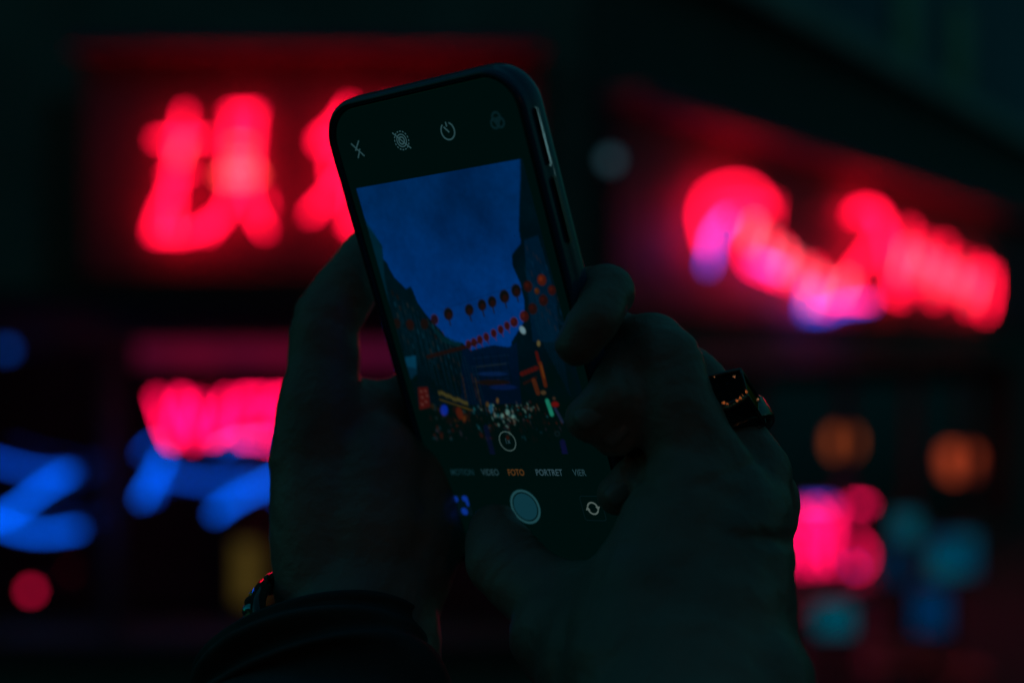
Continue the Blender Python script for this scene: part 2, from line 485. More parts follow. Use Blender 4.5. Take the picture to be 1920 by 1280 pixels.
# sign low in the right shop window
ls = thing('neon_sign', 'small pinkish red neon figures in the shop window right of the hand', 'neon sign', tuple(RP(1560, 1010, -0.2)))
ip = lambda x, y: RP(x, y, -0.16)
strokes(ls, [[(1462, 945), (1466, 1066)],
             [(1500, 955), (1504, 1066)],
             [(1534, 985), (1534, 1064)],
             [(1500, 958), (1530, 990)],
             [(1626, 946), (1590, 944), (1566, 960), (1560, 1000)],
             [(1560, 1000), (1556, 1030)], [(1530, 950), (1560, 990)], [(1548, 1030), (1560, 1062)]], ip, 0.0161, glow('neon_pink_red_low', (1.0, 0.003, 0.09), 5.5))
strokes(ls, [[(1562, 1000), (1600, 1006), (1625, 1035), (1616, 1066), (1594, 1068)]], ip, 0.0136, glow('neon_pink_low', (1.0, 0.003, 0.08), 4.2))
strokes(ls, [[(1508, 945), (1556, 944)], [(1580, 1040), (1604, 1062)]], lambda x, y: RP(x, y, -0.12), 0.0112, glow('neon_violet_low', (0.14, 0.08, 1.0), 1.8))
MB().tube([RP(1450, 935, -0.2), RP(1640, 935, -0.2)], 0.006, 6).build('rail', M_cord, ls)

# two paper lanterns
def lantern(px, py, off, r, m, label):
    c = RP(px, py, off)
    t = thing('paper_lantern', label, 'lantern', tuple(c), 'lit paper lanterns in the shop window')
    body = MB()
    n, k_ = 18, 24
    vv, ff = [], []
    for i in range(n + 1):
        a = math.pi * (0.12 + 0.76 * i / n)
        rr = r * math.sin(a) ** 0.45 * (1.0 + 0.025 * (i % 2)); z = r * 0.92 * math.cos(a)
        for k in range(k_):
            w = 2 * math.pi * k / k_
            vv.append(c + Vector((rr * math.cos(w), rr * math.sin(w), z)))
    for i in range(n):
        for k in range(k_):
            ff.append((i*k_+k, (i+1)*k_+k, (i+1)*k_+(k+1) % k_, i*k_+(k+1) % k_))
    body.add(vv, ff).build('paper_body', m, t, True)
    for s_ in (1, -1):
        MB().tube([c + Vector((0, 0, s_ * r * 0.84)), c + Vector((0, 0, s_ * r * 0.93))], r * 0.4, 20, False).build('rim', M_paint, t, True)
    MB().tube([c + Vector((0, 0, r * 0.93)), c + Vector((0, 0, r * 1.5))], 0.003, 5, False).build('hanging_cord', M_cord, t)
    MB().tube([c - Vector((0, 0, r * 0.93)), c - Vector((0, 0, r * 1.7))], [0.006, 0.016], 8, False).build('tassel', M_fascia, t)
    return t
def paper(name, c0, c1, s):
    m = glow(name, c0, s, c1, 5.0)
    return m
lantern(1580, 828, -0.35, 0.10, paper('paper_orange', (0.80, 0.13, 0.018), (0.20, 0.03, 0.02), 0.9), 'orange paper lantern right of the ring above the red window figures')
lantern(1800, 866, -0.35, 0.155, paper('paper_red', (0.90, 0.10, 0.03), (0.24, 0.03, 0.02), 0.68), 'redder paper lantern nearer the right edge of the picture')

# teal and blue lit menu screens in the right shop window
def board(px0, py0, px1, py1, d, m, label):
    a, b = P(px0, py0, d), P(px1, py1, d)
    cx = (a.x + b.x) / 2
    t = thing('light_board', label, 'light board', (cx, d, 0))
    MB().box((a.x - .02, d, b.z - .02), (b.x + .02, d + .03, a.z + .02), .005).build('housing', M_paint, t)
    MB().box((a.x, d - .004, b.z), (b.x, d - .001, a.z)).build('display', m, t)
    MB().box((cx - .02, d + .005, .02), (cx + .02, d + .025, b.z - .022)).build('post', M_metal, t)
    MB().box((cx - .16, d - .12, .002), (cx + .16, d + .14, .019), .005).build('foot', M_metal, t)
board(1675, 962, 1722, 1012, 7.4, glow('teal_a', (0.0, 0.055, 0.085), 1.0), 'faint teal light board between the red figures and the large teal board')
board(1742, 1000, 1832, 1078, 6.9, glow('teal_b', (0.0, 0.085, 0.145), 0.72, (0.0, 0.035, 0.08), 4.5), 'largest teal blue light board at the lower right of the picture')
board(1712, 1102, 1778, 1185, 5.9, glow('blue_c', (0.0, 0.024, 0.085), 0.8), 'dark blue light board below the large teal board')
board(1530, 1132, 1600, 1188, 5.4, glow('teal_d', (0.0, 0.060, 0.095), 0.95), 'teal light board below the pinkish red window figures')
board(1660, 1030, 1700, 1090, 7.0, glow('blue_e', (0.0, 0.016, 0.05), 0.8), 'very dim blue light board right of the red figures')

# lamps of the street that the glossy case and the beads mirror
sl = thing('street_lamp', 'street lamp with pale globe standing down the street beyond the right edge', 'street lamp', (7.2, 2.0, 0))
MB().tube([(7.2, 2.0, -0.02), (7.2, 2.0, 0.5), (7.2, 2.0, 3.0)], [0.09, 0.06, 0.04], 14, False).build('post', M_metal, sl, True)
MB().ball((7.2, 2.0, 3.2), 0.16).build('globe', glow('lamp_globe', (0.45, 0.95, 1.0), 2.6), sl, True)
for k, x in enumerate((-4.6, 2.4, 6.2)):
    w_ = thing('wall_lantern', ('left', 'middle', 'right')[k] + ('most' if k != 1 else '') + ' warm wall lantern on the terrace across the street behind the photographer', 'lantern', (x, -6.9, 2.6), 'warm lanterns along the terrace across the street')
    MB().ball((x, -6.75, 2.6), 0.07, sz=1.3).build('shade', M_warm, w_, True)
    MB().tube([(x, -6.99, 2.85), (x, -6.75, 2.85), (x, -6.75, 2.69)], 0.012, 6).build('bracket', M_metal, w_)

# terrace across the street, behind the photographer
ob = thing('terrace_building', 'tall dark brick terrace across the street behind the photographer', 'building', (0, -7, 0))
MB().box((-22, -9, -0.03), (26, -7, 8.4)).build('wall', M_brick, ob)
MB().box((-22.1, -9.1, 8.402), (26.1, -6.8, 8.6)).build('cornice', M_stone, ob)
for k in range(12):
    for j in range(2):
        x = -20 + k * 3.8; z = 2.6 + j * 2.7
        f = MB().box((x - .55, -6.998, z - .85), (x + .55, -6.93, z + .85)).build('window', M_stone, ob)
        MB().box((x - .47, -6.928, z - .77), (x + .47, -6.92, z + .77)).build('pane', M_dark, f)

# ------------------------------------------------------------------ the phone
MMU = 0.001
th = np.array([0.302, 0.682, -0.170]); T = Vector((-9.0, -1.1, 402.1))
def rodr(r):
    a = np.linalg.norm(r); k = r / a
    K = np.array([[0, -k[2], k[1]], [k[2], 0, -k[0]], [-k[1], k[0], 0]])
    return np.eye(3) + np.sin(a) * K + (1 - np.cos(a)) * K @ K
RC = rodr(th)
C2W = Matrix(((1, 0, 0, 0), (0, 0, 1, 0), (0, -1, 0, CZ), (0, 0, 0, 1)))     # camera-style axes (right, down, ahead) to world
RM = Matrix([[*RC[i], 0] for i in range(3)] + [[0, 0, 0, 1]])
PM = C2W @ Matrix.Translation(T * MMU) @ RM          # phone's own axes: x across, y down the screen, z into the phone
def ph_world(x, y, z): return PM @ Vector((x, y, z)) * 1 if False else PM @ (Vector((x, y, z)) * MMU)
def px_to_screen(px, py):
    d = Vector(((px - 960) / F, (py - 640) / F, 1))
    n = Vector(RC[:, 2]); t = n.dot(T) / n.dot(d)
    q = d * t - T
    return q.dot(Vector(RC[:, 0])), q.dot(Vector(RC[:, 1]))

phone = thing('smartphone', 'black smartphone in a glossy case held upright showing its camera screen', 'smartphone')
phone.matrix_world = PM
def plink(name, me, m, parent=None):
    o_ = bpy.data.objects.new(name, me); COL.objects.link(o_)
    if m is not None: me.materials.append(m)
    o_.parent = parent or phone
    return o_
def rrect(w, h, r, n=10):
    pts = []
    for cx, cy_, a0 in ((w - r, h - r, 0), (-w + r, h - r, 90), (-w + r, -h + r, 180), (w - r, -h + r, 270)):
        for i in range(n + 1):
            a = R(a0 + 90 * i / n)
            pts.append((cx + r * math.cos(a), cy_ + r * math.sin(a)))
    return pts
def shell(w, h, r, rings, name, m, cap0=True, cap1=True, parent=None):
    """rings: (inset mm, z mm)"""
    vv, ff = [], []
    n = None
    for ins, z in rings:
        p = rrect(w - ins, h - ins, max(r - ins, 0.5)); n = len(p)
        vv += [(x * MMU, y * MMU, z * MMU) for x, y in p]
    for i in range(len(rings) - 1):
        for k in range(n):
            ff.append((i*n+k, i*n+(k+1) % n, (i+1)*n+(k+1) % n, (i+1)*n+k))
    if cap0: ff.append(tuple(range(n))[::-1])
    if cap1: ff.append(tuple((len(rings)-1)*n + k for k in range(n)))
    me = mesh(name, vv, ff, True)
    bm = bmesh.new(); bm.from_mesh(me); bmesh.ops.recalc_face_normals(bm, faces=bm.faces); bm.to_mesh(me); bm.free()
    me.polygons.foreach_set('use_smooth', [len(p.vertices) < 10 for p in me.polygons])
    return plink(name, me, m, parent)
M_case = mat('case_rubber_gloss', (0.03, 0.11, 0.24), 0.14, bump=0.05, bscale=300, coat=0.6)  # blue in the colour stands in for sky sheen on the top edge
_nt = M_case.node_tree; _n = _nt.nodes.new('ShaderNodeTexNoise'); _n.inputs['Scale'].default_value = 140; _n.inputs['Detail'].default_value = 8
_r = _nt.nodes.new('ShaderNodeMapRange'); _r.inputs[1].default_value = 0.35; _r.inputs[2].default_value = 0.7; _r.inputs[3].default_value = 0.08; _r.inputs[4].default_value = 0.38
_nt.links.new(_n.outputs[0], _r.inputs[0]); _nt.links.new(_r.outputs[0], _nt.nodes['Principled BSDF'].inputs['Roughness'])
M_body = mat('phone_band', (0.05, 0.05, 0.055), 0.22, metal=0.9)
M_scr = mat('screen_glass', (0.002, 0.002, 0.002), 0.09, spec=0.3)
M_scr_lift = mat('screen_lifted_black', (0.002, 0.002, 0.002), 0.09, spec=0.3)
_b = M_scr_lift.node_tree.nodes['Principled BSDF']; _b.inputs['Emission Color'].default_value = (0.0, 0.0036, 0.0032, 1); _b.inputs['Emission Strength'].default_value = 1.0  # faint teal emission put in to lift the screen's blacks
case_rings = [(2.6, 0.2), (2.2, -0.9), (1.5, -1.3), (0.7, -0.9), (0.25, 0.4), (0.5, 1.6), (0.15, 2.6), (0, 4.2), (0.15, 6.2), (0.8, 8.0), (2.2, 9.2), (4.5, 9.7)]
shell(36.9, 73.1, 12.6, case_rings, 'case', M_case, cap0=False)
shell(34.6, 70.9, 10.2, [(0.9, -0.12), (0.25, 0.1), (0, 0.8), (0, 6.8), (0.8, 7.8)], 'frame', M_body)
shell(33.9, 70.2, 9.8, [(0.4, -0.25), (0, -0.13)], 'screen_glass', M_scr_lift, cap1=False)
M_btn = mat('button_gloss', (0.25, 0.27, 0.28), 0.12, metal=1.0)
def pbox(name, a, b, bev, m, parent=None):
    t = MB().box([c * MMU for c in a], [c * MMU for c in b], bev * MMU)
    return plink(name, mesh(name, t.v, t.f), m, parent)
pbox('side_button', (36.6, -60.0, 2.3), (37.5, -44.0, 3.7), 0.5, M_btn)
pbox('volume_button', (-37.6, -40, 2.6), (-36.6, -29, 5.0), 0.5, M_btn)
pbox('volume_button', (-37.6, -26, 2.6), (-36.6, -15, 5.0), 0.5, M_btn)
pbox('side_button', (36.6, -41.5, 2.2), (37.5, -23.0, 4.4), 0.5, mat('button_matt', (0.10, 0.11, 0.11), 0.3, metal=1.0))
# thin bead along the case edge where the lip meets the side
me = bpy.data.meshes.new('case_lip')
pp = rrect(35.3, 71.5, 11.2, 12)
t_ = MB(); t_.tube([Vector((x, y, -1.25)) * MMU for x, y in pp] + [Vector((pp[0][0], pp[0][1], -1.25)) * MMU], 0.35 * MMU, 6, False)
plink('case_lip', mesh('case_lip', t_.v, t_.f, True), mat('lip_gloss', (0.05, 0.05, 0.055), 0.2))
# camera bump on the back
bumpo = pbox('camera_bump', (16, -66, 9.6), (31, -42, 11.2), 1.2, M_body)
for yy in (-60, -48.5):
    t2 = MB().tube([Vector((23.5, yy, 11.0)) * MMU, Vector((23.5, yy, 11.8)) * MMU], 4.6 * MMU, 20, False)
    plink('lens', mesh('lens', t2.v, t2.f, False), M_scr, bumpo)

# ---- the picture on the screen (a flat display): colours laid on a fine grid
YT = -47.7; W2 = 31.2; HH = 83.2
NX, NY = 300, 400
XX, YY = np.meshgrid(-W2 + (np.arange(NX) + .5) * 2 * W2 / NX, YT + (np.arange(NY) + .5) * HH / NY)
RCx, RCy, RCz = RC[:, 0], RC[:, 1], np.array(T)
cx_ = RCx[0]*XX + RCy[0]*YY + RCz[0]; cy2 = RCx[1]*XX + RCy[1]*YY + RCz[1]; cz_ = RCx[2]*XX + RCy[2]*YY + RCz[2]
U = 960 + F * cx_ / cz_; V = 640 + F * cy2 / cz_      # where each grid cell appears, only used to place the features
rng = np.random.default_rng(3)
def vnoise(sc, seed, oct_=4):
    g = np.random.default_rng(seed); out = np.zeros_like(U); amp = 1; tot = 0
    for o_ in range(oct_):
        s_ = sc / 2 ** o_
        gx, gy = (XX + 40) / s_, (YY + 60) / s_
        tab = g.random((64, 64))
        ix, iy = np.floor(gx).astype(int), np.floor(gy).astype(int); fx, fy = gx - ix, gy - iy
        fx = fx*fx*(3-2*fx); fy = fy*fy*(3-2*fy)
        t00, t10, t01, t11 = tab[iy % 64, ix % 64], tab[iy % 64, (ix+1) % 64], tab[(iy+1) % 64, ix % 64], tab[(iy+1) % 64, (ix+1) % 64]
        out += amp * ((t00*(1-fx)+t10*fx)*(1-fy) + (t01*(1-fx)+t11*fx)*fy); tot += amp; amp *= .5
    return out / tot
def lin(c):
    c = np.array(c, float) / 255
    return np.where(c <= .04045, c / 12.92, ((c + .055) / 1.055) ** 2.4)
def inpoly(poly):
    m = np.zeros(U.shape, bool); n = len(poly)
    for i in range(n):
        x0, y0 = poly[i]; x1, y1 = poly[(i+1) % n]
        if y0 == y1: continue
        c = ((V >= y0) != (V >= y1)) & (U < (x1-x0)*(V-y0)/(y1-y0)+x0)
        m ^= c
    return m
IMG = np.zeros((NY, NX, 3))
n1 = vnoise(26, 1); n2 = vnoise(9, 2); nf = vnoise(1.2, 5, 3)
g = np.clip((V - 380) / 260, 0, 1)
base = lin((0, 38, 84))[None, None] * (1 - g[..., None]) + lin((0, 50, 118))[None, None] * g[..., None]
IMG[:] = base * (0.30 + 0.95 * n1[..., None] + 0.42 * n2[..., None])
def fill(mask, c, a=1.0):
    IMG[mask] = IMG[mask] * (1 - a) + lin(c) * a
def soft(x, y, rx, ry, c, a=1.0, rot=0.0, edge=1.3):
    ca, sa = math.cos(rot), math.sin(rot)
    dx, dy = U - x, V - y
    q = np.sqrt(((dx*ca + dy*sa) / rx) ** 2 + ((-dx*sa + dy*ca) / ry) ** 2)
    w = (np.clip((1.0 - q) * min(rx, ry) / edge + .5, 0, 1) * a)[..., None]
    IMG[:] = IMG * (1 - w) + lin(c) * w
def line(x0, y0, x1, y1, w, c, a=1.0):
    dx, dy = x1-x0, y1-y0; l2 = dx*dx+dy*dy
    t = np.clip(((U-x0)*dx+(V-y0)*dy)/l2, 0, 1)
    d = np.hypot(U-x0-t*dx, V-y0-t*dy)
    k = (np.clip(w/2 - d + .6, 0, 1) * a)[..., None]
    IMG[:] = IMG * (1 - k) + lin(c) * k
# left terrace
leftb = [(600, 330), (676, 395), (690, 423), (705, 443), (718, 460), (720, 485), (727, 492), (731, 502), (741, 520), (752, 530), (762, 541), (771, 536), (776, 545), (784, 566), (797, 585),
         (812, 603), (826, 616), (836, 630), (850, 640), (868, 642), (880, 652), (900, 700), (930, 900), (600, 900)]
mL = inpoly(leftb)
fill(mL, (0, 17, 24)); IMG[mL] *= (0.6 + 0.8 * n2[mL])[:, None]
mm = inpoly([(676, 395), (718, 460), (722, 520), (742, 620), (720, 600), (690, 480)]); fill(mm, (0, 34, 48), .7)
mm = inpoly([(800, 600), (832, 628), (868, 642), (862, 650), (830, 640)]); fill(mm, (0, 34, 40), .6)
# right terrace
rightb = [(976, 280), (977, 330), (975, 380), (974, 430), (978, 455), (966, 470), (961, 478), (962, 497), (970, 515), (977, 530), (980, 546), (984, 560), (985, 600), (960, 640), (962, 900), (1300, 900), (1300, 280)]
mR = inpoly(rightb)
fill(mR, (0, 13, 20)); IMG[mR] *= (0.5 + 1.0 * n2[mR])[:, None]
fill(inpoly([(984, 450), (1010, 440), (1045, 560), (1050, 640), (1000, 640), (990, 540)]), (0, 26, 48), .6)
# far end of the street and the ground with its crowd
fill(inpoly([(868, 648), (884, 656), (900, 652), (925, 646), (955, 650), (970, 640), (990, 900), (860, 900)]), (0, 16, 36))
for yy in (668, 683, 698, 712):
    line(888, yy + 3, 955, yy - 4, 1.5, (8, 30, 52), .6)
for xx in (892, 905, 920, 935, 950):
    line(xx, 662, xx + 12, 725, 1.2, (0, 10, 16), .7)
line(895, 687, 950, 681, 1.6, (30, 40, 44), .7)
soft(925, 700, 28, 4, (8, 36, 80), .7); soft(945, 725, 25, 5, (8, 30, 78), .7); soft(925, 716, 30, 5, (60, 14, 22), .7)
mG = V > 760 - (U - 800) * 0.02
IMG[mG] = lin((0, 9, 12)) * (0.7 + 0.6 * n2[mG])[:, None]
# facades: uprights and window lines
for k in range(22):
    x = 742 + k * 7.2; y0 = 560 + k * 6 + rng.uniform(-6, 8)
    line(x, y0, x + 28, y0 + 115, 1.3, (4, 34, 46), rng.uniform(.25, .75))
for k in range(10):
    line(746 + k * 12, 600 + k * 9, 758 + k * 12, 655 + k * 9, 3.0, (0, 9, 12), .7)
for k in range(16):
    x = 985 + k * 4.2; line(x, 500 + k * 8, x + 22, 620 + k * 8, 1.2, (2, 34, 52), rng.uniform(.2, .6))
# dim windows of the terraces, following each facade's slope
for k in range(13):
    for j in range(5):
        x = 736 + k * 9.5 + j * 5.0; y = 545 + k * 7.6 + j * 21
        if y < 735: line(x, y, x + 2.2, y + 7.5, 2.4, ((8, 46, 62), (30, 34, 34), (2, 26, 40), (46, 34, 26))[rng.integers(4)], rng.uniform(.15, .7))
for k in range(9):
    for j in range(6):
        x = 988 + k * 6.2 + j * 4.5; y = 460 + k * 6 + j * 24
        line(x, y, x + 2.5, y + 9, 2.0, ((4, 36, 60), (0, 10, 18), (30, 26, 28))[rng.integers(3)], rng.uniform(.15, .6))
for k in range(30):
    x = 805 + rng.uniform(0, 80); y = 758 + (x - 805) * .12 + rng.uniform(0, 26)
    soft(x, y, rng.uniform(1.5, 4), rng.uniform(2, 7), ((110, 76, 40), (60, 40, 30), (40, 60, 60), (120, 96, 50))[rng.integers(4)], rng.uniform(.15, .5), -.3)
# strings of lanterns
line(828, 580, 1040, 512, .7, (0, 14, 26), .6)
for x, y, r in ((842, 588, 9.5), (881, 580, 8.8), (905, 571, 8.8), (924, 565, 8.8), (947, 555, 10), (969, 544, 10)):
    soft(x, y, r * .92, r * 1.25, (26, 17, 20), 1, -.15); soft(x + 1, y + 3, r * .5, r * .7, (58, 24, 16), .9)
    line(x + 1, y + 9, x + 4, y + 24 - r * .3, 2.4, (16, 17, 22), .9)
for x, y, r, c in ((991, 536, 9, (70, 28, 20)), (1017, 524, 9, (125, 48, 26)), (1036, 543, 8, (80, 30, 20)), (1020, 562, 9, (64, 24, 18)), (1000, 578, 9, (60, 24, 16)),
                   (984, 592, 9, (92, 34, 20)), (965, 603, 8, (84, 30, 20)), (1008, 545, 5, (110, 60, 24))):
    soft(x, y, r * .9, r * 1.15, c, .9, -.15); soft(x - 2, y - 2, r * .4, r * .5, tuple(min(255, int(q * 1.5)) for q in c), .6)
for x, y in ((952, 610), (940, 617), (927, 624), (913, 631), (901, 636), (890, 641), (880, 645)):
    soft(x, y, 5.4, 8, (84, 24, 22), .95, -.2); line(x + 2, y + 6, x + 5, y + 13, 1.6, (60, 20, 18), .8)
for x, y, c in ((745, 606, (44, 16, 18)), (770, 608, (58, 18, 18)), (797, 607, (46, 18, 18)), (816, 598, (58, 22, 18))):
    soft(x, y, 7, 10, c, .85, -.2)
line(804, 668, 872, 650, 7, (58, 12, 14), .85); line(872, 650, 900, 640, 4, (66, 16, 16), .8)
for k in range(12): line(806 + k * 8, 664 - k * 2.2, 809 + k * 8, 672 - k * 2.2, 1.2, (20, 8, 10), .6)
# lamps and shop signs
soft(981, 618, 5, 8, (96, 126, 134), 1, -.5); soft(1011, 643, 3.2, 5.5, (150, 140, 88), 1)
line(1007, 660, 1012, 680, 5, (130, 34, 26), .9); line(1014, 680, 1024, 722, 6.5, (146, 66, 28), .95); line(1016, 684, 1022, 708, 2, (200, 120, 50), .6)
line(980, 700, 1007, 689, 8, (132, 28, 22), .95)
for k in range(5): line(983 + k * 6, 695 - k * 2.2, 985 + k * 6, 704 - k * 2.2, 1.0, (40, 8, 8), .7)
line(984, 718, 1006, 707, 5, (70, 16, 18), .8); line(1002, 712, 1010, 736, 8, (140, 72, 44), .9)
fill(inpoly([(785, 726), (803, 725), (808, 762), (788, 767)]), (132, 14, 22)); 
for x, y in ((791, 733), (799, 732), (793, 744), (800, 752), (793, 757), (802, 741)): soft(x, y, 3, 2, (190, 120, 110), .7, .6)
fill(inpoly([(761, 668), (781, 666), (783, 700), (770, 712), (763, 690)]), (4, 58, 84), .8); IMG[inpoly([(764, 686), (783, 690), (783, 712), (768, 712)])] *= .5
for k in range(13):
    x = 825 + k * 4.3; soft(x, 735 + k * 1.7 + rng.uniform(-1.5, 1.5), 1.7, 4.2, (150, 142, 78), .9, -.3)
line(826, 748, 880, 766, 2.2, (132, 118, 58), .85); line(868, 762, 884, 768, 2.0, (140, 120, 50), .8)
soft(834, 768, 7, 10, (10, 44, 160), .9); soft(863, 774, 6, 12, (150, 62, 22), .85, -.3); soft(872, 786, 3, 8, (170, 90, 30), .7); soft(845, 788, 8, 6, (44, 24, 20), .6)
line(868, 705, 875, 745, 2.0, (80, 64, 56), .7); line(892, 708, 903, 758, 2.2, (88, 80, 64), .7); line(885, 700, 897, 750, 1.6, (60, 44, 40), .6)
cols = [(110, 160, 150), (40, 120, 130), (150, 120, 90), (120, 40, 50), (160, 90, 40), (60, 60, 70), (30, 90, 100), (70, 30, 34), (180, 180, 160)]
for k in range(170):
    x = rng.normal(950, 42); y = rng.normal(775, 15) + abs(x - 950) * .02
    if y < 745 or x < 880 or x > 1050: continue
    soft(x, y, rng.uniform(.8, 2.0), rng.uniform(1.2, 4.0), cols[rng.integers(len(cols))], rng.uniform(.12, .5), -.3)
for k in range(80):
    soft(rng.uniform(815, 1060), rng.uniform(790, 822), rng.uniform(1, 3), rng.uniform(2, 6), cols[rng.integers(4, 8)], rng.uniform(.1, .3), -.3)
for x, y, r in ((953, 772, 4), (943, 778, 3), (963, 780, 3)): soft(x, y, r, r * 1.2, (110, 160, 150), .6)
soft(922, 765, 4, 9, (20, 84, 110), .8); soft(915, 757, 3, 5, (150, 120, 70), .8); soft(934, 750, 2.4, 5, (190, 150, 90), .8)
line(1027, 750, 1036, 776, 7, (30, 140, 112), .85); soft(1042, 757, 7, 5, (200, 40, 30), .95); line(1042, 765, 1056, 790, 5, (30, 44, 70), .7)
soft(1020, 735, 5, 4, (160, 130, 90), .8); soft(1040, 746, 3, 3, (140, 110, 90), .7)
for x, y, rx, ry in ((905, 785, 14, 9), (1012, 790, 16, 18), (880, 800, 16, 12), (985, 800, 12, 12), (1040, 812, 14, 16), (930, 812, 12, 10)):
    soft(x, y, rx, ry, (0, 7, 10), .85)
line(912, 800, 928, 862, 9, (9, 16, 44), .8); line(936, 864, 976, 858, 9, (22, 22, 58), .9); line(1056, 828, 1062, 856, 10, (14, 16, 58), .85)
soft(1046, 812, 5, 5, (20, 40, 44), .8); soft(1046, 812, 3.4, 3.4, (0, 10, 12), .9)
IMG *= (0.86 + 0.28 * nf)[..., None]
lowpart = np.clip((V - 640) / 80, 0, 1)[..., None]
IMG = IMG * (1 - 0.35 * lowpart) * np.where(IMG[..., :1] > IMG[..., 2:], 0.26, 1.0)
IMG = np.maximum(np.clip(IMG, 0, 1), np.array([0, 0.0036, 0.0032]))  # picture blacks held at the same lifted teal
for _ in range(2):
    q_ = np.pad(IMG, ((1, 1), (1, 1), (0, 0)), mode='edge')
    IMG = (q_[1:-1, 1:-1] * 2 + q_[:-2, 1:-1] + q_[2:, 1:-1] + q_[1:-1, :-2] + q_[1:-1, 2:]) / 6
xs = (-W2 + np.arange(NX + 1) * 2 * W2 / NX) * MMU; ys = (YT + np.arange(NY + 1) * HH / NY) * MMU
gx, gy = np.meshgrid(xs, ys)
co = np.stack([gx, gy, np.full_like(gx, -0.30 * MMU)], -1).reshape(-1, 3)
idx = np.arange((NX+1)*(NY+1)).reshape(NY+1, NX+1)
quads = np.stack([idx[:-1, :-1], idx[1:, :-1], idx[1:, 1:], idx[:-1, 1:]], -1).reshape(-1, 4)
me = bpy.data.meshes.new('screen_picture')
me.vertices.add(len(co)); me.vertices.foreach_set('co', co.ravel().astype(np.float32))
me.loops.add(quads.size); me.loops.foreach_set('vertex_index', quads.ravel().astype(np.int32))
me.polygons.add(len(quads)); me.polygons.foreach_set('loop_start', np.arange(0, quads.size, 4, dtype=np.int32))
me.update(calc_edges=True)
pad = np.pad(IMG, ((1, 1), (1, 1), (0, 0)), mode='edge')
vc = (pad[:-1, :-1] + pad[1:, :-1] + pad[1:, 1:] + pad[:-1, 1:]) / 4
ca_ = me.color_attributes.new('picture', 'FLOAT_COLOR', 'POINT')
ca_.data.foreach_set('color', np.concatenate([vc, np.ones(vc.shape[:2] + (1,))], -1).ravel().astype(np.float32))
m = bpy.data.materials.new('screen_picture'); m.use_nodes = True; nt = m.node_tree
b = nt.nodes['Principled BSDF']; b.inputs['Base Color'].default_value = (0.002, 0.002, 0.002, 1); b.inputs['Roughness'].default_value = 0.12
b.inputs['Specular IOR Level'].default_value = 0.3
at_ = nt.nodes.new('ShaderNodeAttribute'); at_.attribute_name = 'picture'
nt.links.new(at_.outputs['Color'], b.inputs['Emission Color']); b.inputs['Emission Strength'].default_value = 1.0
plink('screen_picture', me, m)

# ---- camera app symbols
def uimat(name, c, s=1.0): return glow(name, tuple(lin(c)), s)
M_ui = uimat('ui_grey', (40, 68, 72)); M_ui2 = uimat('ui_dim', (14, 40, 46)); M_uit = uimat('ui_text', (32, 56, 62)); M_or = uimat('ui_orange', (82, 52, 24))
def ribbon(mb_, pts, w, z=-0.36, closed=False):
    n = len(pts); base = len(mb_.v); L_, R_ = [], []
    for i, (x, y) in enumerate(pts):
        a = pts[(i-1) % n] if (closed or i > 0) else pts[i]; c = pts[(i+1) % n] if (closed or i < n-1) else pts[i]
        dx, dy = c[0]-a[0], c[1]-a[1]; l = math.hypot(dx, dy) or 1
        nx, ny = -dy/l*w/2, dx/l*w/2
        L_.append(Vector((x+nx, y+ny, z))*MMU); R_.append(Vector((x-nx, y-ny, z))*MMU)
    ff = [(i, (i+1) % n, n+(i+1) % n, n+i) for i in range(n if closed else n-1)]
    mb_.add(L_ + R_, ff)
def circ(cx, cy_, r, a0=0, a1=360, n=40):
    return [(cx + r*math.cos(R(a0+(a1-a0)*i/n)), cy_ + r*math.sin(R(a0+(a1-a0)*i/n))) for i in range(n + (0 if a1-a0 == 360 else 1))]
def pmesh(name, mb_, m, parent=None): return plink(name, mesh(name, mb_.v, mb_.f), m, parent)
YI = -58.55
q = MB(); ribbon(q, [(-24.9, YI-2.4), (-27.2, YI+.2), (-25.3, YI-.1), (-27.0, YI+2.4)], .42); ribbon(q, [(-28.2, YI-2.0), (-24.3, YI+2.2)], .4); pmesh('flash_symbol', q, M_ui)
q = MB(); ribbon(q, circ(-8.7, YI, 1.0), .45, closed=True); ribbon(q, circ(-8.7, YI, 1.75), .35, closed=True)
for k in range(16): ribbon(q, circ(-8.7, YI, 2.6, k*22.5, k*22.5+13, 3), .35)
ribbon(q, [(-11.4, YI-2.6), (-6.0, YI+2.6)], .4); pmesh('live_symbol', q, M_ui)
q = MB(); ribbon(q, circ(8.7, YI, 2.35, -65, 235), .42); ribbon(q, [(8.7, YI-2.5), (8.7, YI-1.2)], .42); ribbon(q, [(7.6, YI-1.3), (9.1, YI+.4)], .45); pmesh('timer_symbol', q, M_ui)
q = MB()
for k in range(3): ribbon(q, circ(26.2 + 1.0*math.cos(R(k*120-90)), YI + 1.0*math.sin(R(k*120-90)), 1.3), .6, closed=True)
pmesh('filter_symbol', q, uimat('ui_filter', (6, 28, 32)))
q = MB(); ribbon(q, circ(0, 31.4, 2.95), .3, closed=True); pmesh('zoom_ring', q, uimat('ui_ring', (58, 78, 76)))
YS = 51.9
sh = MB(); ribbon(sh, circ(0, YS, 5.05, n=64), .75, closed=True); pmesh('shutter_ring', sh, uimat('shutter_ring', (28, 66, 72)))
q = MB(); c_ = circ(0, YS, 4.25, n=64); q.add([Vector((x, y, -0.36))*MMU for x, y in c_], [tuple(range(len(c_)))]); pmesh('shutter_button', q, uimat('shutter_fill', (12, 50, 60)))
q = MB(); ribbon(q, circ(24.5, YS, 1.75, 200, 350, 14), .5); ribbon(q, circ(24.5, YS, 1.75, 20, 170, 14), .5)
